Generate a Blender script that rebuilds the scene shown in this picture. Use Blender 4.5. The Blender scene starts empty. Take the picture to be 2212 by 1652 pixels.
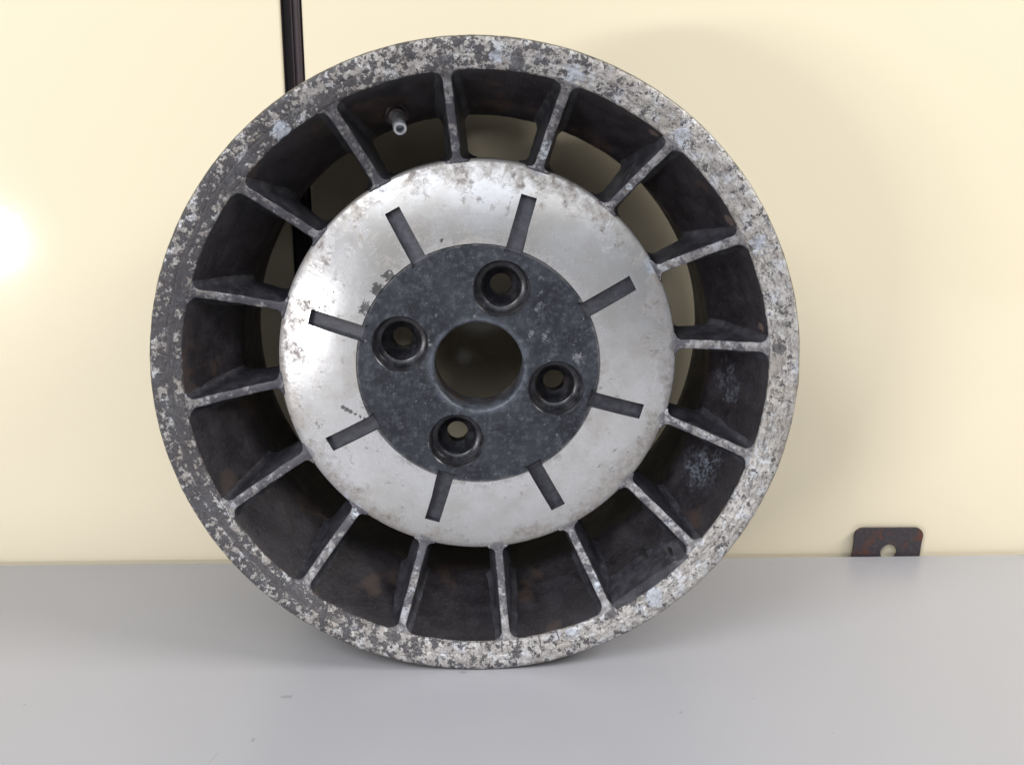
import bpy, bmesh, math, random
from mathutils import Vector, Matrix, noise
from math import sin, cos, pi, radians, sqrt, atan2

scene = bpy.context.scene
col = scene.collection
random.seed(7)

# ------------------------------------------------------------------ camera
CAM_P = (0.003018, -0.525704, 0.318279)
PITCH, ROLL, YAW, FPX = 0.242821, 0.003174, -0.031631, 1998.93
R0 = Vector((cos(YAW), sin(YAW), 0)); F0 = Vector((-sin(YAW), cos(YAW), 0)); Z0 = Vector((0, 0, 1))
DEP = F0 * cos(PITCH) - Z0 * sin(PITCH)
UPV = F0 * sin(PITCH) + Z0 * cos(PITCH)
RX = R0 * cos(ROLL) + UPV * sin(ROLL)
UY = UPV * cos(ROLL) - R0 * sin(ROLL)
cam = bpy.data.cameras.new("camera")
cam_o = bpy.data.objects.new("camera", cam); col.objects.link(cam_o)
cam_o.matrix_world = Matrix(((RX.x, UY.x, -DEP.x, CAM_P[0]), (RX.y, UY.y, -DEP.y, CAM_P[1]),
                             (RX.z, UY.z, -DEP.z, CAM_P[2]), (0, 0, 0, 1)))
cam.sensor_fit = 'HORIZONTAL'; cam.angle_x = 2 * math.atan(1106 / FPX)
cam.clip_start = 0.01; cam.clip_end = 60
cam.dof.use_dof = True; cam.dof.focus_distance = 0.56; cam.dof.aperture_fstop = 16
scene.camera = cam_o

# ------------------------------------------------------------------ world and lamps
world = bpy.data.worlds.new("World"); scene.world = world; world.use_nodes = True
wn = world.node_tree; wn.nodes.clear()
out = wn.nodes.new('ShaderNodeOutputWorld'); bg = wn.nodes.new('ShaderNodeBackground')
tc = wn.nodes.new('ShaderNodeTexCoord'); sp = wn.nodes.new('ShaderNodeSeparateXYZ')
rp = wn.nodes.new('ShaderNodeValToRGB'); mp = wn.nodes.new('ShaderNodeMapRange')
wn.links.new(tc.outputs['Generated'], sp.inputs[0]); wn.links.new(sp.outputs['Z'], mp.inputs['Value'])
mp.inputs['From Min'].default_value = -1; mp.inputs['From Max'].default_value = 1
wn.links.new(mp.outputs[0], rp.inputs[0])
e = rp.color_ramp.elements
e[0].position = 0.35; e[0].color = (0.07, 0.065, 0.07, 1)
e[1].position = 0.85; e[1].color = (0.42, 0.44, 0.50, 1)
wn.links.new(rp.outputs[0], bg.inputs[0]); bg.inputs[1].default_value = 0.12
wn.links.new(bg.outputs[0], out.inputs[0])


def area(name, loc, target, sx, sy, power, color):
    l = bpy.data.lights.new(name, 'AREA'); l.shape = 'RECTANGLE'; l.size = sx; l.size_y = sy
    l.energy = power; l.color = color
    o = bpy.data.objects.new(name, l); col.objects.link(o)
    o.location = loc
    o.rotation_euler = (Vector(target) - Vector(loc)).to_track_quat('-Z', 'Y').to_euler()
    return o


area("window_light", (-1.45, -1.55, 1.85), (0, 0, 0.2), 1.2, 1.0, 44, (0.98, 0.99, 1.0))
area("pane_light", (-1.88, -2.02, 0.03), (-0.1, 0.1, 0.15), 0.80, 0.135, 27, (1.0, 0.985, 0.98))
area("front_top_fill", (0.2, -1.9, 1.7), (0.1, 0.0, 0.25), 3.0, 1.4, 31, (0.90, 0.94, 1.0))  # added broad soft fill above and in front, not a known ceiling lamp
area("side_fill_light", (1.75, -0.55, 1.45), (0.2, 0.15, 0.3), 1.0, 0.6, 38, (1.0, 0.97, 0.93))  # added fill from upper right for wall and wheel openings, no known window
scene.view_settings.view_transform = 'Standard'; scene.view_settings.look = 'None'
scene.view_settings.exposure = 0.0; scene.view_settings.gamma = 1.0
scene.view_settings.use_curve_mapping = False
scene.render.engine = 'CYCLES'


# ------------------------------------------------------------------ node helpers
class NT:
    def __init__(s, name):
        s.m = bpy.data.materials.new(name); s.m.use_nodes = True
        s.t = s.m.node_tree; s.t.nodes.clear()
        s.out = s.t.nodes.new('ShaderNodeOutputMaterial')
        s.b = s.t.nodes.new('ShaderNodeBsdfPrincipled')
        s.t.links.new(s.b.outputs[0], s.out.inputs[0])
        s.pos = s.t.nodes.new('ShaderNodeNewGeometry').outputs['Position']

    def n(s, t): return s.t.nodes.new(t)

    def set(s, sock, v):
        if isinstance(v, bpy.types.NodeSocket): s.t.links.new(v, sock)
        else:
            if sock.type == 'RGBA' and len(v) == 3: v = (*v, 1)
            sock.default_value = v

    def inp(s, name, v): s.set(s.b.inputs[name], v)

    def math(s, op, a, b=0.0, clamp=False):
        n = s.n('ShaderNodeMath'); n.operation = op; n.use_clamp = clamp
        s.set(n.inputs[0], a); s.set(n.inputs[1], b); return n.outputs[0]

    def noise(s, scale, detail=4, rough=.6, vec=None, dist=0.0, off=None):
        n = s.n('ShaderNodeTexNoise'); n.inputs['Scale'].default_value = scale
        n.inputs['Detail'].default_value = detail; n.inputs['Roughness'].default_value = rough
        n.inputs['Distortion'].default_value = dist
        v = s.pos if vec is None else vec
        if off is not None:
            a = s.n('ShaderNodeVectorMath'); a.operation = 'ADD'; s.set(a.inputs[0], v)
            a.inputs[1].default_value = (off, off * .7, -off); v = a.outputs[0]
        s.set(n.inputs['Vector'], v); return n.outputs['Fac']

    def vor(s, scale, feat='F1', vec=None, outn='Distance'):
        n = s.n('ShaderNodeTexVoronoi'); n.feature = feat; n.inputs['Scale'].default_value = scale
        s.set(n.inputs['Vector'], s.pos if vec is None else vec); return n.outputs[outn]

    def step(s, v, a, b):           # smooth ramp a..b -> 0..1
        n = s.n('ShaderNodeMapRange'); n.interpolation_type = 'SMOOTHSTEP'
        s.set(n.inputs['Value'], v)
        lo, hi, t0, t1 = (a, b, 0, 1) if a < b else (b, a, 1, 0)
        n.inputs['From Min'].default_value = lo; n.inputs['From Max'].default_value = hi
        n.inputs['To Min'].default_value = t0; n.inputs['To Max'].default_value = t1
        return n.outputs[0]

    def rng(s, v, a, b, c, d):
        n = s.n('ShaderNodeMapRange'); s.set(n.inputs['Value'], v)
        for k, x in zip(('From Min', 'From Max', 'To Min', 'To Max'), (a, b, c, d)): n.inputs[k].default_value = x
        return n.outputs[0]

    def mix(s, f, a, b):
        n = s.n('ShaderNodeMix'); n.data_type = 'RGBA'
        s.set(n.inputs[0], f); s.set(n.inputs[6], a); s.set(n.inputs[7], b); return n.outputs[2]

    def polar(s):                   # wheel polar coordinates from the world position
        if hasattr(s, 'r'): return
        p = s.n('ShaderNodeSeparateXYZ'); s.set(p.inputs[0], s.pos)
        s.x = p.outputs[0]; s.y = p.outputs[1]; s.z = s.math('SUBTRACT', p.outputs[2], 0.19)
        s.r = s.math('SQRT', s.math('ADD', s.math('MULTIPLY', s.x, s.x), s.math('MULTIPLY', s.z, s.z)))
        s.ang = s.math('ARCTAN2', s.x, s.z)
        s.cx = s.math('DIVIDE', s.x, s.r); s.cz = s.math('DIVIDE', s.z, s.r)

    def pvec(s, ka, kr):
        s.polar(); c = s.n('ShaderNodeCombineXYZ')
        s.set(c.inputs[0], s.math('MULTIPLY', s.ang, ka)); s.set(c.inputs[1], s.math('MULTIPLY', s.r, kr))
        s.set(c.inputs[2], s.math('MULTIPLY', s.y, kr)); return c.outputs[0]

    def blob(s, p, rad, amp=.5, scale=250, scl=(1, 1, 1), soft=.15):
        """irregular patch around the point p"""
        a = s.n('ShaderNodeVectorMath'); a.operation = 'SUBTRACT'; s.set(a.inputs[0], s.pos); a.inputs[1].default_value = p
        m = s.n('ShaderNodeVectorMath'); m.operation = 'MULTIPLY'; s.set(m.inputs[0], a.outputs[0]); m.inputs[1].default_value = scl
        l = s.n('ShaderNodeVectorMath'); l.operation = 'LENGTH'; s.set(l.inputs[0], m.outputs[0])
        d = s.math('DIVIDE', l.outputs['Value'], rad)
        d = s.math('ADD', d, s.math('MULTIPLY', s.math('SUBTRACT', s.noise(scale, 3, .6), .5), amp * 2))
        return s.step(d, 1 + soft, 1 - soft)

    def maxm(s, *v):
        r = v[0]
        for q in v[1:]: r = s.math('MAXIMUM', r, q)
        return r

    def bump(s, h, strength, dist, prev=None):
        n = s.n('ShaderNodeBump'); n.inputs['Strength'].default_value = strength
        n.inputs['Distance'].default_value = dist; s.set(n.inputs['Height'], h)
        if prev is not None: s.set(n.inputs['Normal'], prev)
        return n.outputs[0]


def P3(r, deg, y):
    a = radians(deg); return (r * sin(a), y, .19 + r * cos(a))


# ------------------------------------------------------------------ materials
def mat_corroded():
    s = NT("corroded_silver_lacquer"); s.polar()
    A = s.noise(150, 5, .7); B = s.noise(38, 5, .7, off=3.1); C = s.noise(300, 6, .75, off=7.7)
    F = s.noise(700, 3, .7, off=1.3); T = s.noise(1.0, 6, .72, vec=s.pvec(34, 520))
    c = s.mix(s.step(A, .36, .64), (.34, .32, .305), (.56, .54, .52))
    flake = s.step(s.noise(130, 5, .65, off=11.0), .54, .60)
    c = s.mix(s.math('MULTIPLY', flake, .8), c, (.57, .585, .62))
    c = s.mix(s.math('MULTIPLY', s.step(B, .54, .62), .4), c, (.33, .29, .24))
    c = s.mix(s.math('MULTIPLY', s.step(F, .45, .68), s.rng(s.cx, -.6, .6, .6, .25)), c, (.11, .10, .10))
    bias = s.math('ADD', s.math('MULTIPLY', s.cx, -.037), s.math('MULTIPLY', s.cz, .004))
    v = s.math('ADD', s.math('MULTIPLY', A, .25), s.math('MULTIPLY', C, .45))
    v = s.math('ADD', v, s.math('MULTIPLY', s.noise(95, 6, .78, off=5.5), .30))
    v = s.math('ADD', v, bias)
    dark = s.math('MULTIPLY', s.step(v, .496, .535), .92)
    # streaky wear along the circumference on the right and the bottom
    st = s.math('MULTIPLY', s.step(T, .53, .60), s.step(s.cx, -.3, .6))
    dark = s.math('MAXIMUM', dark, s.math('MULTIPLY', st, .5))
    # dark band in the turned groove on the left half
    gb = s.math('ABSOLUTE', s.math('SUBTRACT', s.math('ADD', s.r, s.math('MULTIPLY', s.math('SUBTRACT', s.noise(90, 3, .6), .5), .004)), .1790))
    band = s.math('MULTIPLY', s.step(gb, .0022, .0012), s.step(s.cx, -.35, -.62))
    fine = s.math('MULTIPLY', s.step(s.math('ABSOLUTE', s.math('SUBTRACT', s.math('ADD', s.r, s.math('MULTIPLY', s.math('SUBTRACT', s.noise(60, 3, .6), .5), .002)), .1805)), .0006, .0002), s.math('MULTIPLY', s.step(s.cx, -.4, -.65), s.step(s.cz, .1, -.2)))
    dark = s.maxm(dark, s.math('MULTIPLY', band, .85), s.math('MULTIPLY', fine, .8))
    # individual marks
    marks = []
    for a0, r0, r1 in ((172.3, .1725, .1835), (167.6, .1722, .183), (163.6, .1725, .179), (175.6, .172, .180)):
        rm = (r0 + r1) / 2
        t = radians(a0); q = P3(rm, a0, 0)
        # distance along the tangent, within the radial span
        a = s.n('ShaderNodeVectorMath'); a.operation = 'SUBTRACT'; s.set(a.inputs[0], s.pos); a.inputs[1].default_value = q
        d = s.n('ShaderNodeVectorMath'); d.operation = 'DOT_PRODUCT'; s.set(d.inputs[0], a.outputs[0]); d.inputs[1].default_value = (cos(t), 0, -sin(t))
        w = s.math('ABSOLUTE', s.math('ADD', d.outputs['Value'], s.math('MULTIPLY', s.math('SUBTRACT', s.noise(260, 3, .6), .5), .0035)))
        rr = s.math('ABSOLUTE', s.math('SUBTRACT', s.r, rm))
        near = s.n('ShaderNodeVectorMath'); near.operation = 'LENGTH'; s.set(near.inputs[0], a.outputs[0])
        marks.append(s.math('MULTIPLY', s.step(near.outputs['Value'], .010, .009), s.math('MULTIPLY', s.step(w, .0008, .0003), s.step(rr, (r1 - r0) / 2, (r1 - r0) / 2 - .0015))))
    marks.append(s.blob(P3(.1775, 7.2, .002), .0042, .45, scl=(1, 1, .55)))
    for a0, r0, rad in ((-5.6, .177, .004), (-28, .1755, .0045), (-51, .177, .006), (-73.5, .177, .0045), (-140, .176, .006),
                        (-96, .1775, .006), (-88, .1775, .0055), (152, .1742, .004), (-162, .176, .004), (84.5, .178, .0035), (146.5, .1743, .0038), (143.5, .1738, .003)):
        marks.append(s.blob(P3(r0, a0, .003), rad, 1.3, scale=1.5 / rad))
    m = s.math('MULTIPLY', s.maxm(*marks), s.rng(C, .35, .62, .95, .6))
    dark = s.math('MAXIMUM', dark, m)
    dc = s.mix(s.step(C, .45, .7), (.022, .020, .027), (.070, .066, .075))
    c = s.mix(dark, c, dc)
    chips = s.maxm(s.blob(P3(.1785, 142.3, .002), .0052, .35, scl=(1, 1, .75)), s.blob(P3(.1748, 160.7, .002), .0040, .4, scl=(.7, 1, 1.3)),
                   s.blob(P3(.1765, 39.5, .002), .0055, 1.6, scale=300), s.blob(P3(.1782, 17.5, .002), .005, 1.6, scale=300), s.blob(P3(.1775, 64, .002), .005, 1.6, scale=300),
                   s.blob(P3(.157, 151.6, .012), .0045, .5), s.blob(P3(.1795, 3.5, .002), .004, 1.5, scale=320), s.blob(P3(.1755, -37.5, .002), .005, 1.3, scale=300), s.blob(P3(.141, 39, .03), .002, .4))
    c = s.mix(s.math('MULTIPLY', chips, s.rng(C, .35, .6, .95, .35)), c, (.50, .54, .62))
    # worn brassy outer corner
    edge = s.step(s.r, .1887, .1895)
    c = s.mix(s.math('MULTIPLY', edge, .7), c, (.12, .10, .06))
    s.inp('Base Color', c)
    s.inp('Metallic', s.rng(s.math('MULTIPLY', s.math('SUBTRACT', 1.0, dark), s.step(C, .3, .6)), 0, 1, .15, .75))
    ro = s.rng(F, .3, .7, .24, .46)
    s.inp('Roughness', s.math('ADD', ro, s.math('MULTIPLY', dark, .08)))
    h = s.math('SUBTRACT', s.math('ADD', s.math('MULTIPLY', C, .8), s.math('MULTIPLY', F, .35)), s.math('MULTIPLY', dark, .35))
    h = s.math('ADD', h, s.math('MULTIPLY', chips, .3))
    nb = s.bump(h, .85, .0011)
    nb = s.bump(s.noise(1100, 2, .6), .5, .0003, nb)
    s.inp('Normal', nb)
    return s.m


def mat_dome():
    s = NT("aged_silver_dome"); s.polar()
    A = s.noise(60, 6, .7); B = s.noise(200, 5, .75, off=2.2); D = s.noise(28, 4, .6, off=9.1)
    c = s.mix(s.step(D, .35, .65), (.55, .545, .54), (.62, .62, .635))
    c = s.mix(s.math('MULTIPLY', s.step(s.noise(330, 3, .6, off=4), .5, .75), .25), c, (.45, .43, .41))
    # brown-grey dirt at the outer rim, around the dark centre and in scattered specks
    ro = s.step(s.math('ADD', s.r, s.math('MULTIPLY', s.math('SUBTRACT', A, .5), .075)), .1090, .1235)
    ri = s.step(s.math('ADD', s.r, s.math('MULTIPLY', s.math('SUBTRACT', B, .5), .03)), .0795, .0745)
    dirt = s.math('MULTIPLY', ro, s.rng(B, .38, .55, .20, 1.0))
    dirt2 = s.math('MULTIPLY', ri, s.step(A, .40, .58))
    c = s.mix(s.math('MULTIPLY', dirt, .78), c, (.235, .205, .185))
    c = s.mix(s.math('MULTIPLY', dirt2, .7), c, (.16, .145, .14))
    bias = s.math('ADD', s.math('MULTIPLY', s.cx, -.015), s.math('MULTIPLY', s.cz, .035))
    sp_ = s.math('MULTIPLY', s.step(s.math('ADD', B, bias), .565, .62), s.step(A, .46, .58))
    c = s.mix(s.math('MULTIPLY', sp_, .75), c, (.13, .115, .11))
    stains = s.math('MULTIPLY', s.step(s.noise(24, 5, .65, off=12), .48, .64), .38)
    c = s.mix(stains, c, (.43, .39, .345))
    scr = s.maxm(s.blob((-0.0847, .035, 0.1640), 0.0013, 1.0, scale=700, scl=(1, .25, 1)), s.blob((-0.0824, .035, 0.1628), 0.0016, 1.0, scale=700, scl=(1, .25, 1)), s.blob((-0.0801, .035, 0.1615), 0.0013, 1.0, scale=700, scl=(1, .25, 1)), s.blob((-0.0771, .035, 0.1599), 0.0010, 1.0, scale=700, scl=(1, .25, 1)), s.blob((-0.0740, .035, 0.1582), 0.0010, 1.0, scale=700, scl=(1, .25, 1)), s.blob((-0.0713, .035, 0.1568), 0.0013, 1.0, scale=700, scl=(1, .25, 1)), s.blob(P3(.0805, -15.5, .034), .0014, 1.1, scale=700),
                 s.blob(P3(.0775, -52, .034), .004, 1.4, scale=400), s.blob(P3(.0775, -62, .034), .004, 1.6, scale=400), s.blob(P3(.0775, -44, .034), .0035, 1.5, scale=400))
    c = s.mix(s.math('MULTIPLY', scr, .85), c, (.07, .07, .075))
    ends = s.maxm(*[s.blob(P3(.1245, a, .041), .0042, .8, scale=300) for a in (16.9, 84.4, 106.9, 129.4, 174.4, -163.1, -118.1, -28.1)])
    c = s.mix(s.math('MULTIPLY', ends, .6), c, (.20, .20, .23))
    chips = s.maxm(s.blob(P3(.1235, -26.5, .04), .0035, .8, scale=300), s.blob(P3(.1235, 60, .04), .005, 1.0, scale=250), s.blob(P3(.1245, -140, .04), .003, .8), s.blob(P3(.1245, -135.5, .04), .003, .8))
    c = s.mix(s.math('MULTIPLY', chips, .7), c, (.55, .60, .68))
    s.inp('Base Color', c)
    dm = s.maxm(dirt, dirt2, sp_)
    s.inp('Metallic', s.rng(dm, 0, 1, .60, .2))
    rr = s.rng(s.noise(1.0, 4, .6, vec=s.pvec(3, 900)), .3, .7, .25, .275)
    s.inp('Roughness', s.math('ADD', rr, s.math('MULTIPLY', dm, .2)))
    h = s.math('MULTIPLY', s.math('MULTIPLY', B, ro), .8)
    nb = s.bump(h, .35, .0006)
    nb = s.bump(s.noise(45, 3, .5, off=3), .10, .002, nb)
    s.inp('Normal', nb)
    return s.m


def mat_hub():
    s = NT("dark_hub_paint"); s.polar()
    A = s.noise(90, 6, .72); B = s.noise(320, 4, .7, off=2.0); D = s.noise(35, 4, .6, off=6)
    c = s.mix(s.step(D, .35, .65), (.014, .016, .022), (.033, .036, .047))
    c = s.mix(s.math('MULTIPLY', s.step(B, .45, .75), .5), c, (.11, .115, .14))
    bias = s.math('MULTIPLY', s.cx, .03)
    sp_ = s.math('MULTIPLY', s.step(s.math('ADD', A, bias), .60, .68), s.step(s.noise(300, 3, .6, off=8), .42, .6))
    c = s.mix(s.math('MULTIPLY', sp_, .6), c, (.27, .28, .31))
    sp2 = s.step(s.noise(520, 2, .5, off=15), .71, .76)
    c = s.mix(s.math('MULTIPLY', sp2, .6), c, (.34, .34, .36))
    bore = s.math('MULTIPLY', s.step(s.r, .0335, .0285), s.step(A, .35, .6))
    c = s.mix(s.math('MULTIPLY', bore, .45), c, (.17, .19, .23))
    rust = s.math('MULTIPLY', s.step(s.y, .037, .05), s.step(s.noise(70, 4, .6, off=1), .42, .62))
    c = s.mix(s.math('MULTIPLY', rust, .7), c, (.085, .05, .028))
    edge = s.math('MULTIPLY', s.step(s.r, .0735, .0752), s.step(A, .4, .62))
    c = s.mix(s.math('MULTIPLY', edge, .55), c, (.24, .235, .235))
    pats = s.maxm(s.blob(P3(.038, 57, .033), .002, .8, scale=500), s.blob(P3(.066, 35, .033), .0018, 1.3, scale=600), s.blob(P3(.0315, -3, .033), .0014, 1.2, scale=800), s.blob(P3(.045, 66, .033), .003, 1.8, scale=500), s.blob(P3(.062, 85, .033), .0035, 1.8, scale=450),
                  s.blob(P3(.0275 + .008, -65, .033), .003, 1.1, scale=350), s.blob(P3(.054, -148, .033), .0008, .5, scale=900))
    c = s.mix(s.math('MULTIPLY', s.math('MULTIPLY', pats, s.step(B, .42, .6)), .55), c, (.28, .28, .29))
    s.inp('Base Color', c)
    s.inp('Roughness', s.rng(B, .3, .7, .36, .55)); s.inp('Metallic', .15)
    s.inp('Normal', s.bump(s.math('ADD', B, s.math('MULTIPLY', A, .6)), .5, .0007))
    return s.m


def mat_lug():
    s = NT("dark_lug_seat"); s.polar()
    A = s.noise(160, 5, .7)
    c = s.mix(s.step(A, .4, .65), (.016, .016, .019), (.050, .050, .060))
    c = s.mix(s.math('MULTIPLY', s.step(s.noise(80, 3, .6, off=3), .55, .7), .4), c, (.06, .042, .034))
    s.inp('Base Color', c); s.inp('Roughness', .30); s.inp('Metallic', .25)
    s.inp('Normal', s.bump(A, .3, .0005)); return s.m


def mat_pocket():
    s = NT("dark_pocket_paint"); s.polar()
    A = s.noise(70, 5, .65); B = s.noise(240, 4, .7, off=4)
    c = s.mix(s.step(A, .35, .7), (.009, .007, .009), (.021, .018, .022))
    c = s.mix(s.math('MULTIPLY', s.step(s.noise(520, 4, .7, off=5), .5, .72), .4), c, (.055, .052, .060))
    c = s.mix(s.math('MULTIPLY', s.step(s.noise(25, 3, .6, off=8), .55, .68), .4), c, (.085, .055, .040))
    sm = s.maxm(s.blob((.153, .035, .178), .008, 1.1, scale=160, scl=(1, .6, .6), soft=.5), s.blob((.139, .036, .124), .011, 1.1, scale=150, scl=(1, .7, .8), soft=.5),
                s.blob((.142, .03, .133), .009, 1.2, scale=200, soft=.5))
    c = s.mix(s.math('MULTIPLY', s.math('MULTIPLY', sm, s.step(s.noise(380, 4, .7, off=2), .40, .62)), .55), c, (.22, .25, .31))
    ru = s.maxm(s.blob(P3(.168, 80.5, .012), .004, .5), s.blob(P3(.168, 35.5, .010), .0045, .5), s.blob(P3(.168, 58, .010), .005, .6))
    c = s.mix(s.math('MULTIPLY', ru, .35), c, (.22, .155, .12))
    s.inp('Base Color', c); s.inp('Metallic', .1)
    s.inp('Roughness', s.rng(A, .3, .7, .38, .55))
    s.inp('Normal', s.bump(s.noise(650, 3, .7), .35, .0005, s.bump(B, .4, .0007))); return s.m


def mat_sidespoke():
    s = NT("spoke_side_paint"); s.polar()
    A = s.noise(90, 5, .65); B = s.noise(260, 4, .7, off=4)
    c = s.mix(s.step(A, .35, .7), (.020, .019, .024), (.050, .050, .060))
    c = s.mix(s.math('MULTIPLY', s.step(B, .58, .72), .5), c, (.13, .13, .15))
    s.inp('Base Color', c); s.inp('Metallic', .15); s.inp('Roughness', s.rng(B, .3, .7, .32, .5))
    s.inp('Normal', s.bump(s.math('ADD', B, A), .5, .0008)); return s.m


def mat_spokefront():
    s = NT("worn_spoke_face"); s.polar()
    A = s.noise(170, 5, .7, off=20); C = s.noise(330, 6, .75, off=7); F = s.noise(430, 3, .7, off=2)
    c = s.mix(s.step(A, .4, .6), (.17, .16, .16), (.34, .33, .335))
    c = s.mix(s.math('MULTIPLY', s.step(s.noise(130, 4, .6, off=31), .56, .63), .6), c, (.44, .46, .51))
    dark = s.step(s.math('ADD', s.math('ADD', s.math('MULTIPLY', C, .45), s.math('MULTIPLY', s.noise(100, 5, .7, off=17), .55)),
                         s.math('SUBTRACT', s.math('MULTIPLY', s.math('SUBTRACT', .150, s.r), 1.6), s.math('MULTIPLY', s.cx, .030))), .465, .54)
    c = s.mix(s.math('MULTIPLY', dark, .9), c, (.055, .053, .068))
    chips = s.maxm(s.blob(P3(.157, 151.6, .013), .0055, .5, scale=200), s.blob(P3(.141, 39.4, .03), .0022, 1.3, scale=500), s.blob(P3(.135, 16.9, .032), .006, 1.2, scale=300),
                   s.blob(P3(.126, -140.6, .036), .004, .8))
    c = s.mix(s.math('MULTIPLY', chips, s.step(s.noise(420, 4, .7, off=9), .38, .58)), c, (.50, .54, .60))
    s.inp('Base Color', c); s.inp('Metallic', s.rng(dark, 0, 1, .45, .15)); s.inp('Roughness', s.rng(F, .3, .7, .32, .55))
    s.inp('Normal', s.bump(s.math('ADD', C, s.math('MULTIPLY', F, .4)), .8, .0009)); return s.m


def mat_wall():
    s = NT("cream_gloss_panel")
    c = s.mix(s.step(s.noise(3, 2, .5), .3, .7), (.785, .70, .52), (.795, .71, .535))
    dots = s.maxm(*[s.blob(p, .0011, .5, scale=900, scl=(1, .3, 1)) for p in ((-.156, .18, .395), (-.160, .18, .351), (.206, .18, .355), (-.30, .18, .30))])
    c = s.mix(s.math('MULTIPLY', dots, .55), c, (.16, .13, .10))
    s.inp('Base Color', c)
    s.inp('Roughness', s.rng(s.noise(12, 3, .5), .3, .7, .085, .12))
    s.inp('Specular IOR Level', .5)
    nb = s.bump(s.noise(5, 2, .4), .10, .006)
    nb = s.bump(s.noise(900, 2, .5), .06, .0003, nb)
    s.inp('Normal', nb); return s.m


def mat_table():
    s = NT("light_grey_laminate")
    c = s.mix(s.step(s.noise(4, 3, .5), .3, .7), (.39, .39, .418), (.405, .405, .432))
    fine = s.noise(60, 4, .6, off=3)
    c = s.mix(s.math('MULTIPLY', s.step(fine, .55, .75), .12), c, (.45, .43, .40))
    dots = s.maxm(s.blob((-.1163, -.0257, 0), .0020, 1.2, scale=600, scl=(.5, 1.2, 1)), s.blob((-.1265, -.0677, 0), .0012, .9, scale=700, scl=(1.3, .6, 1)),
                  s.blob((.118, -.048, 0), .0009, .3, scale=600, scl=(1, .7, 1)), s.blob((-.0108, -.0014, 0), .0014, .5, scale=600, scl=(.6, 1, 1)), s.blob((.20, -.07, 0), .0007, .4),
                  s.blob((.165, -.035, 0), .0006, .4), s.blob((-.27, -.03, 0), .0008, .5), s.blob((.02, -.102, 0), .0012, .5))
    c = s.mix(s.math('MULTIPLY', dots, .32), c, (.12, .10, .09))
    sw = s.n('ShaderNodeMapping'); s.set(sw.inputs['Vector'], s.pos); sw.inputs['Rotation'].default_value = (0, 0, .5); sw.inputs['Scale'].default_value = (9, 160, 1)
    hair = s.math('MULTIPLY', s.step(s.noise(1.0, 3, .6, vec=sw.outputs[0]), .68, .74), s.step(s.noise(14, 2, .5, off=4), .5, .6))
    c = s.mix(s.math('MULTIPLY', hair, .10), c, (.30, .29, .28))
    # one hairline scratch running to the lower left
    q = s.n('ShaderNodeSeparateXYZ'); s.set(q.inputs[0], s.pos)
    ln = s.math('ABSOLUTE', s.math('SUBTRACT', s.math('SUBTRACT', q.outputs[1], -.0838), s.math('MULTIPLY', s.math('SUBTRACT', q.outputs[0], -.1443), 3.0)))
    ln = s.math('MULTIPLY', s.step(ln, .0010, .0003), s.step(s.math('ABSOLUTE', s.math('SUBTRACT', q.outputs[1], -.0838)), .0055, .004))
    c = s.mix(s.math('MULTIPLY', ln, .4), c, (.15, .13, .12))
    s.inp('Base Color', c)
    s.inp('Roughness', .30); s.inp('Specular IOR Level', .5)
    return s.m


def mat_rust():
    s = NT("rusty_bracket_steel")
    A = s.noise(90, 5, .7); B = s.noise(300, 4, .7)
    c = s.mix(s.step(B, .4, .7), (.048, .042, .048), (.075, .066, .072))
    c = s.mix(s.step(A, .50, .64), c, (.13, .048, .030))
    s.inp('Base Color', c); s.inp('Roughness', .6); s.inp('Metallic', .3)
    s.inp('Normal', s.bump(B, .5, .0006)); return s.m


def mat_simple(name, c1, c2, rough, metal=0, scale=120, bump=.3):
    s = NT(name); A = s.noise(scale, 5, .65)
    s.inp('Base Color', s.mix(s.step(A, .35, .68), c1, c2)); s.inp('Roughness', s.rng(A, .3, .7, rough - .05, rough + .08))
    s.inp('Metallic', metal); s.inp('Normal', s.bump(A, bump, .0005)); return s.m


M_COR = mat_corroded(); M_DOME = mat_dome(); M_HUB = mat_hub(); M_POCK = mat_pocket(); M_SIDE = mat_sidespoke()
M_LUG = mat_lug(); M_SFR = mat_spokefront(); M_WALL = mat_wall(); M_TAB = mat_table(); M_RUST = mat_rust()
M_SLOT = mat_simple("slot_paint", (.040, .040, .050), (.075, .075, .09), .5, .1, 250, .5)
M_BARREL = mat_simple("barrel_grime", (.030, .026, .026), (.06, .052, .048), .55, .1, 60)
M_VALVE = mat_simple("dull_valve_metal", (.30, .31, .33), (.55, .57, .60), .35, .7, 400)
M_RUB = mat_simple("old_rubber", (.018, .014, .016), (.05, .035, .035), .55, 0, 300, .6)
M_STRIP = mat_simple("dark_brown_plastic", (.036, .025, .028), (.046, .033, .038), .62, 0, 30, .05)
M_SLIT = mat_simple("slit_shade_black", (.003, .003, .003), (.006, .005, .005), .8, 0, 200)  # near-black colour stands in for the shade inside the two slits


# ------------------------------------------------------------------ mesh helpers
def obj(name, bm, mats, parent=None, smooth=True, angle=38):
    me = bpy.data.meshes.new(name); bm.normal_update(); bm.to_mesh(me); bm.free()
    for m in (mats if isinstance(mats, (list, tuple)) else [mats]): me.materials.append(m)
    if smooth:
        for p in me.polygons: p.use_smooth = True
        try: me.set_sharp_from_angle(angle=radians(angle))
        except Exception: pass
    o = bpy.data.objects.new(name, me); col.objects.link(o)
    if parent is not None: o.parent = parent
    return o


def tag(o, label, cat=None, kind=None, group=None):
    o['label'] = label
    if cat: o['category'] = cat
    if kind: o['kind'] = kind
    if group: o['group'] = group


CZ = .19


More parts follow.
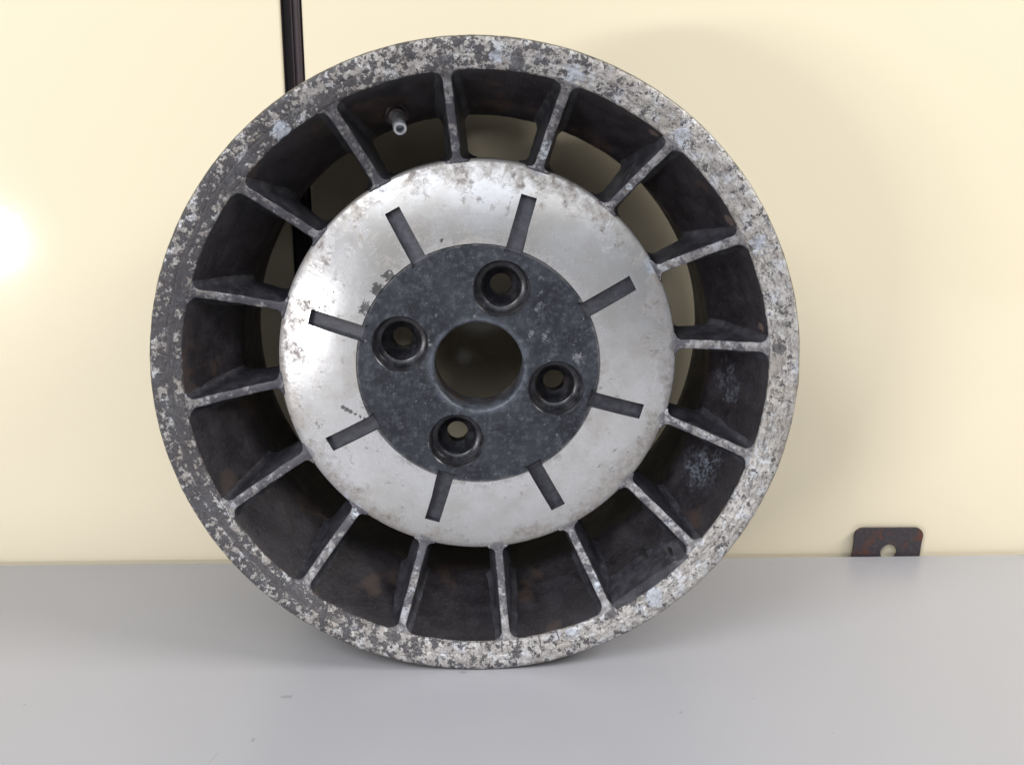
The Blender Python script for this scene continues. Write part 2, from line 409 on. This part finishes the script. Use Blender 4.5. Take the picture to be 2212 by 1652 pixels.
def wob(p, k=1.0):
    """cast and knocked surface: small uneven offsets"""
    v = Vector(p)
    a = noise.noise_vector(v * 230) * .00022 + noise.noise_vector(v * 70 + Vector((5, 2, 1))) * .00030
    return v + a * k


def lathe(bm, prof, seg, closed=True, wobble=None, mat=None, centre=(0, CZ), yax=True, cap=False):
    """prof: (r, y) pairs turned about the y axis through (cx, cz)"""
    rings = []
    for i, (r, y) in enumerate(prof):
        ring = []
        for k in range(seg):
            a = 2 * pi * k / seg
            p = Vector((centre[0] + r * sin(a), y, centre[1] + r * cos(a)))
            if wobble is not None and wobble[i] > 0: p = wob(p, wobble[i])
            ring.append(bm.verts.new(p))
        rings.append(ring)
    n = len(prof); faces = []
    for i in range(n if closed else n - 1):
        A, B = rings[i], rings[(i + 1) % n]
        for k in range(seg):
            f = bm.faces.new((A[k], A[(k + 1) % seg], B[(k + 1) % seg], B[k]))
            if mat is not None: f.material_index = mat[i]
            faces.append(f)
    if cap:
        for ring in (rings[0], rings[-1]):
            f = bm.faces.new(ring)
            if mat is not None: f.material_index = mat[0]
            faces.append(f)
    bmesh.ops.recalc_face_normals(bm, faces=faces)
    return faces


def boxbm(bm, x0, x1, y0, y1, z0, z1, bev=0, seg=2):
    r = bmesh.ops.create_cube(bm, size=1)
    for v in r['verts']:
        v.co = Vector((x0 + (v.co.x + .5) * (x1 - x0), y0 + (v.co.y + .5) * (y1 - y0), z0 + (v.co.z + .5) * (z1 - z0)))
    if bev:
        es = list({e for v in r['verts'] for e in v.link_edges})
        bmesh.ops.bevel(bm, geom=es, offset=bev, segments=seg, affect='EDGES', profile=.5)


def boolean(o, cutters):
    for c in cutters:
        m = o.modifiers.new('cut', 'BOOLEAN'); m.operation = 'DIFFERENCE'; m.object = c; m.solver = 'EXACT'
        try: m.material_mode = 'TRANSFER'
        except Exception: pass
    dg = bpy.context.evaluated_depsgraph_get(); dg.update()
    me = bpy.data.meshes.new_from_object(o.evaluated_get(dg))
    old = o.data; o.modifiers.clear(); o.data = me; me.name = o.name
    for p in me.polygons: p.use_smooth = True
    me.set_sharp_from_angle(angle=radians(32))
    bpy.data.meshes.remove(old)


def drop(objs):
    for c in objs:
        me = c.data; bpy.data.objects.remove(c); bpy.data.meshes.remove(me)


# ------------------------------------------------------------------ the setting: table and panels
bm = bmesh.new(); boxbm(bm, -1.3, 1.3, -1.2, .165, -.034, 0, .0022, 3)
table = obj('work_surface', bm, M_TAB, smooth=False); tag(table, 'pale grey laminate work surface the wheel stands on', 'worktop', 'structure')

PY = .1715          # front plane of the cream panels
bm = bmesh.new(); boxbm(bm, -1.25, -.1386, PY, PY + .02, -.30, 1.0, .002, 3)
pl = obj('cabinet_panel', bm, M_WALL, smooth=False); tag(pl, 'glossy cream upright panel left of the dark vertical channel', 'panel', None, 'cream panels behind the wheel')
bm = bmesh.new(); boxbm(bm, -.1236, 1.25, PY, PY + .02, -.30, 1.0, .002, 3)
pr = obj('cabinet_panel', bm, M_WALL, smooth=False); tag(pr, 'glossy cream upright panel right of the dark vertical channel, behind the rusty bracket', 'panel', None, 'cream panels behind the wheel')

# dark channel between the panels: a profile drawn in plan and extruded upwards
bm = bmesh.new()
plan = [(-.1403, PY + .003), (-.1402, PY + .011), (-.1342, PY + .011), (-.1338, PY + .004), (-.1330, PY + .0035), (-.1326, PY + .005), (-.1318, PY + .0052),
        (-.1312, PY + .004), (-.1298, PY + .0038), (-.1290, PY + .0034), (-.1282, PY + .0010), (-.1276, PY + .0006), (-.1270, PY + .0010), (-.1267, PY + .0040),
        (-.1262, PY + .0045), (-.1258, PY + .0030), (-.12545, PY + .0028), (-.12545, PY + .019), (-.1403, PY + .019)]
plan = [(x + .0019, y) for x, y in plan]
lo = [bm.verts.new((x, y, -.29)) for x, y in plan]; hi = [bm.verts.new((x, y, .99)) for x, y in plan]
for i in range(len(plan)):
    j = (i + 1) % len(plan); bm.faces.new((lo[i], lo[j], hi[j], hi[i]))
bm.faces.new(lo); bm.faces.new(hi); bmesh.ops.recalc_face_normals(bm, faces=bm.faces[:])
st = obj('door_channel', bm, M_STRIP, angle=60); tag(st, 'dark brown ribbed vertical channel between the two cream panels', 'trim strip')

# rusty bracket standing behind the rear edge of the table
bm = bmesh.new()
by = .1665
cxb = .3322; hw, top = .0277, .0236
pts = [(-hw - .0009, -.030), (-hw, .012)]
for k in range(7):
    a = pi - k * pi / 12; pts.append((-hw + .0068 + .0072 * cos(a), top - .0072 + .0072 * sin(a)))
for k in range(7):
    a = pi / 2 - k * pi / 12; pts.append((hw - .0058 + .0072 * cos(a), top - .0074 + .0072 * sin(a)))
pts += [(hw + .0006, .010), (hw - .0006, -.030)]
ov = [bm.verts.new((cxb + x, by, z)) for x, z in pts]
hv = []
for k in range(28):
    a = 2 * pi * k / 28; hv.append(bm.verts.new((cxb + .0018 + .0068 * cos(a), by, .0020 + .0070 * sin(a))))
es = [bm.edges.new((l[i], l[(i + 1) % len(l)])) for l in (ov, hv) for i in range(len(l))]
bmesh.ops.triangle_fill(bm, use_beauty=True, edges=es)
bmesh.ops.recalc_face_normals(bm, faces=bm.faces[:])
r = bmesh.ops.extrude_face_region(bm, geom=bm.faces[:])
for g in r['geom']:
    if isinstance(g, bmesh.types.BMVert): g.co.y += .0022
bmesh.ops.recalc_face_normals(bm, faces=bm.faces[:])
br = obj('metal_bracket', bm, M_RUST, smooth=False)
bv = br.modifiers.new('edge', 'BEVEL'); bv.width = .0004; bv.segments = 2; bv.limit_method = 'ANGLE'
tag(br, 'small rusty steel tab with a round hole behind the table edge', 'bracket')

# ------------------------------------------------------------------ the wheel
wheel = bpy.data.objects.new('alloy_wheel', None); wheel.empty_display_size = .05; col.objects.link(wheel)
tag(wheel, 'corroded silver sixteen spoke alloy car wheel with dark centre leaning on nothing, upright on the table', 'wheel')
wheel['label'] = 'corroded silver and black sixteen-spoke alloy wheel standing upright on the grey table'
DARKI = 0

# front lip: silver ring with a turned groove
W = 1.0
ring = [(.1895, .0120), (.1900, .0100), (.1900, .0030), (.1897, .0016), (.1890, .0007), (.1880, .0003), (.1868, .0003), (.1855, .0006), (.1842, .0009), (.1830, .0012),
        (.1820, .0015), (.1812, .0018), (.1808, .0021), (.1803, .0024), (.1799, .0024), (.1790, .0027), (.1780, .0031), (.1770, .0035), (.1760, .0039), (.1750, .0043),
        (.1740, .0047), (.1734, .0050), (.1730, .0056), (.1728, .0064), (.1745, .0130), (.1800, .0132)]
bm = bmesh.new()
lathe(bm, ring, 900, wobble=[.3, .3, .5, .8] + [1] * 20 + [0, 0])
lip = obj('rim_lip', bm, M_COR, wheel, angle=60)
tag(lip, 'flaking corroded silver outer lip')
# barrel: pocket wall, drop centre, rear flange
bar = [(.1735, .0060), (.1722, .0085), (.1700, .0150), (.1665, .0260), (.1620, .0380), (.1570, .0490), (.1530, .0570), (.1512, .0605), (.1508, .0650), (.1518, .0700),
       (.1530, .0800), (.1540, .0900), (.1560, .1050), (.1585, .1180), (.1610, .1320), (.1700, .1388), (.1870, .1400), (.1890, .1395), (.1898, .1375), (.1895, .1350),
       (.1860, .1320), (.1790, .1290), (.1765, .1250), (.1750, .1120), (.1690, .1000), (.1600, .0900), (.1585, .0800), (.1600, .0620), (.1680, .0520), (.1745, .0420),
       (.1760, .0250), (.1780, .0160), (.1850, .0125), (.1885, .0115), (.1870, .0080), (.1760, .0060)]
bar = [(r_, y_ + (.020 if y_ > .098 else 0)) for r_, y_ in bar]
bm = bmesh.new(); lathe(bm, bar, 360, wobble=[0] + [1.5] * 10 + [0] * 25)
barrel = obj('barrel', bm, M_POCK, wheel, angle=50)
tag(barrel, 'dark painted inner wall of the wheel')


def r_outer(y):
    ps = [(.0055, .1730), (.0080, .1722), (.0150, .1700), (.0260, .1665), (.0380, .1620), (.0490, .1570), (.0570, .1530), (.0605, .1512)]
    if y <= ps[0][0]: return ps[0][1]
    for (a, ra), (b, rb) in zip(ps, ps[1:]):
        if y <= b: return ra + (rb - ra) * (y - a) / (b - a)
    return ps[-1][1]


# sixteen spokes, each with its own casting irregularities
SP0 = -5.6
NU, NV = 46, 14


def spoke(k):
    ang = radians(SP0 + 22.5 * k); rnd = random.Random(100 + k)
    w0 = .00240 + rnd.uniform(-.00015, .0003); wback = .0068 + rnd.uniform(-.0004, .0004)
    bm = bmesh.new(); er = Vector((sin(ang), 0, cos(ang))); et = Vector((cos(ang), 0, -sin(ang)))
    us = []
    for i in range(NU + 1):
        t = i / NU; us.append(.5 - .5 * cos(pi * t) if True else t)
    vs = [0, .012, .03, .07, .13, .2, .3, .4, .5, .6, .7, .8, .9, .96, 1.0]
    grid = {}
    for i, u0 in enumerate(us):
        u = -.03 + u0 * 1.06
        for side in (-1, 1):
            for j, v in enumerate(vs):
                yo = .0056 + (.0600 - .0056) * v; yi = .0405 + (.0600 - .0405) * v
                ro = r_outer(yo); ri = .1243 + .0017 * v
                L = sqrt((ro - ri) ** 2 + (yo - yi) ** 2)
                y = yi + (yo - yi) * u
                sag = .0020 * sin(pi * min(max(u, 0), 1)) * (1 - v)
                y += sag
                rr = ri + (ro - ri) * u
                s_ = max(0, min(u, 1 - u)) * L
                rf = (.0055 if u > .5 else .0050) * (.9 + .1 * v)
                fl = 0 if s_ >= rf else rf - sqrt(max(0, rf * rf - (rf - s_) ** 2))
                if v < .02 and j == 0: inset = .0006
                elif j == 1: inset = .00012
                else: inset = 0
                w = w0 + (wback - w0) * (v ** .9) + fl - inset
                dy = (.0000 if j == 0 else 0)
                p = er * rr + et * (side * w) + Vector((0, y + dy, CZ))
                grid[(i, side, j)] = bm.verts.new(wob(p, 1.0))
    faces = []
    n = len(vs)
    for i in range(NU):
        f = bm.faces.new((grid[(i, -1, 0)], grid[(i + 1, -1, 0)], grid[(i + 1, 1, 0)], grid[(i, 1, 0)])); f.material_index = 0
        f = bm.faces.new((grid[(i, -1, n - 1)], grid[(i + 1, -1, n - 1)], grid[(i + 1, 1, n - 1)], grid[(i, 1, n - 1)])); f.material_index = 1
        for side in (-1, 1):
            for j in range(n - 1):
                f = bm.faces.new((grid[(i, side, j)], grid[(i + 1, side, j)], grid[(i + 1, side, j + 1)], grid[(i, side, j + 1)]))
                f.material_index = 0 if j < 2 else 1
    for i in (0, NU):
        for j in range(n - 1):
            f = bm.faces.new((grid[(i, -1, j)], grid[(i, 1, j)], grid[(i, 1, j + 1)], grid[(i, -1, j + 1)])); f.material_index = 1
    bmesh.ops.recalc_face_normals(bm, faces=bm.faces[:])
    return obj('spoke', bm, [M_SFR, M_SIDE], wheel, angle=50)


for k in range(16): spoke(k)

# silver dome around the hub
def dome_y(r):
    t = r - .0753
    return .0326 + .08 * t + 2.3 * t * t


prof = [(.0753, .0620), (.0753, .0335), (.0757, dome_y(.0757))]
for i in range(1, 18):
    r = .0757 + (.1228 - .0757) * i / 18; prof.append((r, dome_y(r)))
prof += [(.1232, .0416), (.1240, .0422), (.1246, .0431), (.1249, .0445), (.1252, .0500), (.1258, .0600), (.1240, .0615)]
bm = bmesh.new(); lathe(bm, prof, 360)
dome = obj('centre_dome', bm, M_DOME, wheel)
tag(dome, 'domed silver disc with eight dark slots')
# hub plate: flat dark disc with bore
prof = [(.0280, .0336), (.0288, .0331), (.0300, .0330), (.0500, .0330), (.0700, .0330), (.0748, .0331), (.0752, .0334), (.0752, .0625), (.0500, .0630), (.0300, .0640), (.0282, .0635), (.0280, .0560), (.0284, .0480), (.0280, .0400)]
prof = [(.0292, .0330), (.0500, .0330), (.0748, .0330), (.0752, .0334), (.0752, .0625), (.0500, .0630), (.0290, .0640), (.0282, .0632), (.0282, .0500), (.0277, .0480), (.0277, .0345), (.0281, .0337)]
bm = bmesh.new(); lathe(bm, prof, 240)
hub = obj('hub_plate', bm, M_HUB, wheel)
tag(hub, 'dark painted centre plate with bore and four bolt holes')

cut = []
for k in range(8):
    ang = radians(16.6 + 45 * k); er = Vector((sin(ang), 0, cos(ang))); et = Vector((cos(ang), 0, -sin(ang)))
    bm = bmesh.new(); hwid = .0049
    side = [(.0712, .0300), (.0716, .0331), (.0738, .0366), (.0760, .0374), (.1078, .0414), (.1079, .0300), (.0758, .0300), (.0738, .0300)]; FL = (.0010, .0010, .0004, 0, 0, 0, 0, .0005)
    va = [bm.verts.new(er * r_ + et * (-hwid - FL[i]) + Vector((0, y_, CZ))) for i, (r_, y_) in enumerate(side)]
    vb = [bm.verts.new(er * r_ + et * (hwid + FL[i]) + Vector((0, y_, CZ))) for i, (r_, y_) in enumerate(side)]
    for i in range(len(side)):
        j = (i + 1) % len(side); bm.faces.new((va[i], va[j], vb[j], vb[i]))
    bm.faces.new(va); bm.faces.new(vb)
    bmesh.ops.triangulate(bm, faces=bm.faces[:]); bmesh.ops.recalc_face_normals(bm, faces=bm.faces[:])
    cut.append(obj('slot_cutter', bm, M_SLOT, None))
boolean(dome, cut); boolean(hub, cut)
drop(cut)
cut = []
for k in range(4):
    q = P3(.0503, 16.4 + 90 * k, 0)
    lug = [(.0001, .0200), (.0178, .0200), (.0178, .0327), (.0168, .0337), (.0163, .0425), (.0153, .0436), (.0132, .0440), (.0124, .0446), (.0120, .0480), (.0104, .0510), (.0082, .0535), (.0069, .0545), (.0067, .0700), (.0001, .0700)]
    bm = bmesh.new(); lathe(bm, lug, 72, closed=False, centre=(q[0], q[2]), cap=True)
    bmesh.ops.recalc_face_normals(bm, faces=bm.faces[:])
    cut.append(obj('lug_cutter', bm, M_LUG, None))
boolean(hub, cut); drop(cut)

# valve stem standing on the pocket wall
def tube(bm, a, b, prof, seg=32, mats=None):
    """prof: (fraction along a-b, radius)"""
    a = Vector(a); b = Vector(b); d = (b - a); q = d.normalized().to_track_quat('Z', 'Y')
    rings = []
    for t, r_ in prof:
        rings.append([bm.verts.new(a + d * t + q @ Vector((r_ * cos(2 * pi * k / seg), r_ * sin(2 * pi * k / seg), 0))) for k in range(seg)])
    for A, B in zip(rings, rings[1:]):
        for k in range(seg): bm.faces.new((A[k], A[(k + 1) % seg], B[(k + 1) % seg], B[k]))
    bm.faces.new(rings[0]); bm.faces.new(rings[-1]); bmesh.ops.recalc_face_normals(bm, faces=bm.faces[:])


VA = P3(.1600, -17.6, .0470); VB = P3(.1480, -17.2, .0210)
bm = bmesh.new()
tube(bm, VA, VB, [(0, .0040), (.35, .0040), (.36, .0036), (.80, .0036), (.82, .0039), (.98, .0039), (1.0, .0036), (1.0, .0024), (.8, .0022), (.79, .0004)])
# fine thread rings on the stem
valve = obj('valve_stem', bm, M_VALVE, wheel); tag(valve, 'bare metal tyre valve with an open end')
bm = bmesh.new(); tube(bm, Vector(VA) + (Vector(VA) - Vector(VB)) * .15, VB, [(0, .0085), (.22, .0085), (.27, .0070), (.34, .0068), (.36, .0058), (.47, .0052), (.50, .0040)], 12)
vb_ = obj('valve_base', bm, M_RUB, valve, angle=30)

# cast ledge across the outer edge of one pocket (lower right), with two black slivers standing in for shaded slits
bm = bmesh.new()
a0, a1 = 131.6, 150.3
front = []; back = []; inn = []
NS = 16
c0 = Vector(P3(.1722, a0, 0)); c1 = Vector(P3(.1700, a1, 0))
for i in range(NS + 1):
    t = i / NS; a = a0 + (a1 - a0) * t
    front.append(bm.verts.new(P3(.1738, a, .0042)))
    ch = c0.lerp(c1, t); mid = Vector((0, 0, CZ)); d = (ch - mid).length - .0006 * sin(pi * t)
    d = min(d, .1724)
    inn.append(bm.verts.new(wob(P3(d, a, .0062), 1.5)))
    back.append(bm.verts.new(wob(P3(min(d - .0045, r_outer(.030) + .0003), a, .030), 2)))
for i in range(NS):
    bm.faces.new((front[i], front[i + 1], inn[i + 1], inn[i])); bm.faces.new((inn[i], inn[i + 1], back[i + 1], back[i]))
bmesh.ops.recalc_face_normals(bm, faces=bm.faces[:])
bmesh.ops.solidify(bm, geom=bm.faces[:], thickness=-.0008)
ledge = obj('pocket_ledge', bm, M_SIDE, wheel, angle=40)
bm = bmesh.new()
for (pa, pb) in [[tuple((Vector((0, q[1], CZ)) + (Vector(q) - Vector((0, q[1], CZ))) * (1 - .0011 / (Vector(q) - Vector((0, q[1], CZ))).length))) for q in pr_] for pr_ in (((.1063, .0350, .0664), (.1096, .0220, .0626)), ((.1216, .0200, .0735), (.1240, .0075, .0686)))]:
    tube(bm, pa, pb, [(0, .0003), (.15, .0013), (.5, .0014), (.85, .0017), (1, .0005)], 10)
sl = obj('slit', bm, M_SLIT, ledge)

# cast part number, barely legible, on the wall of the pocket below
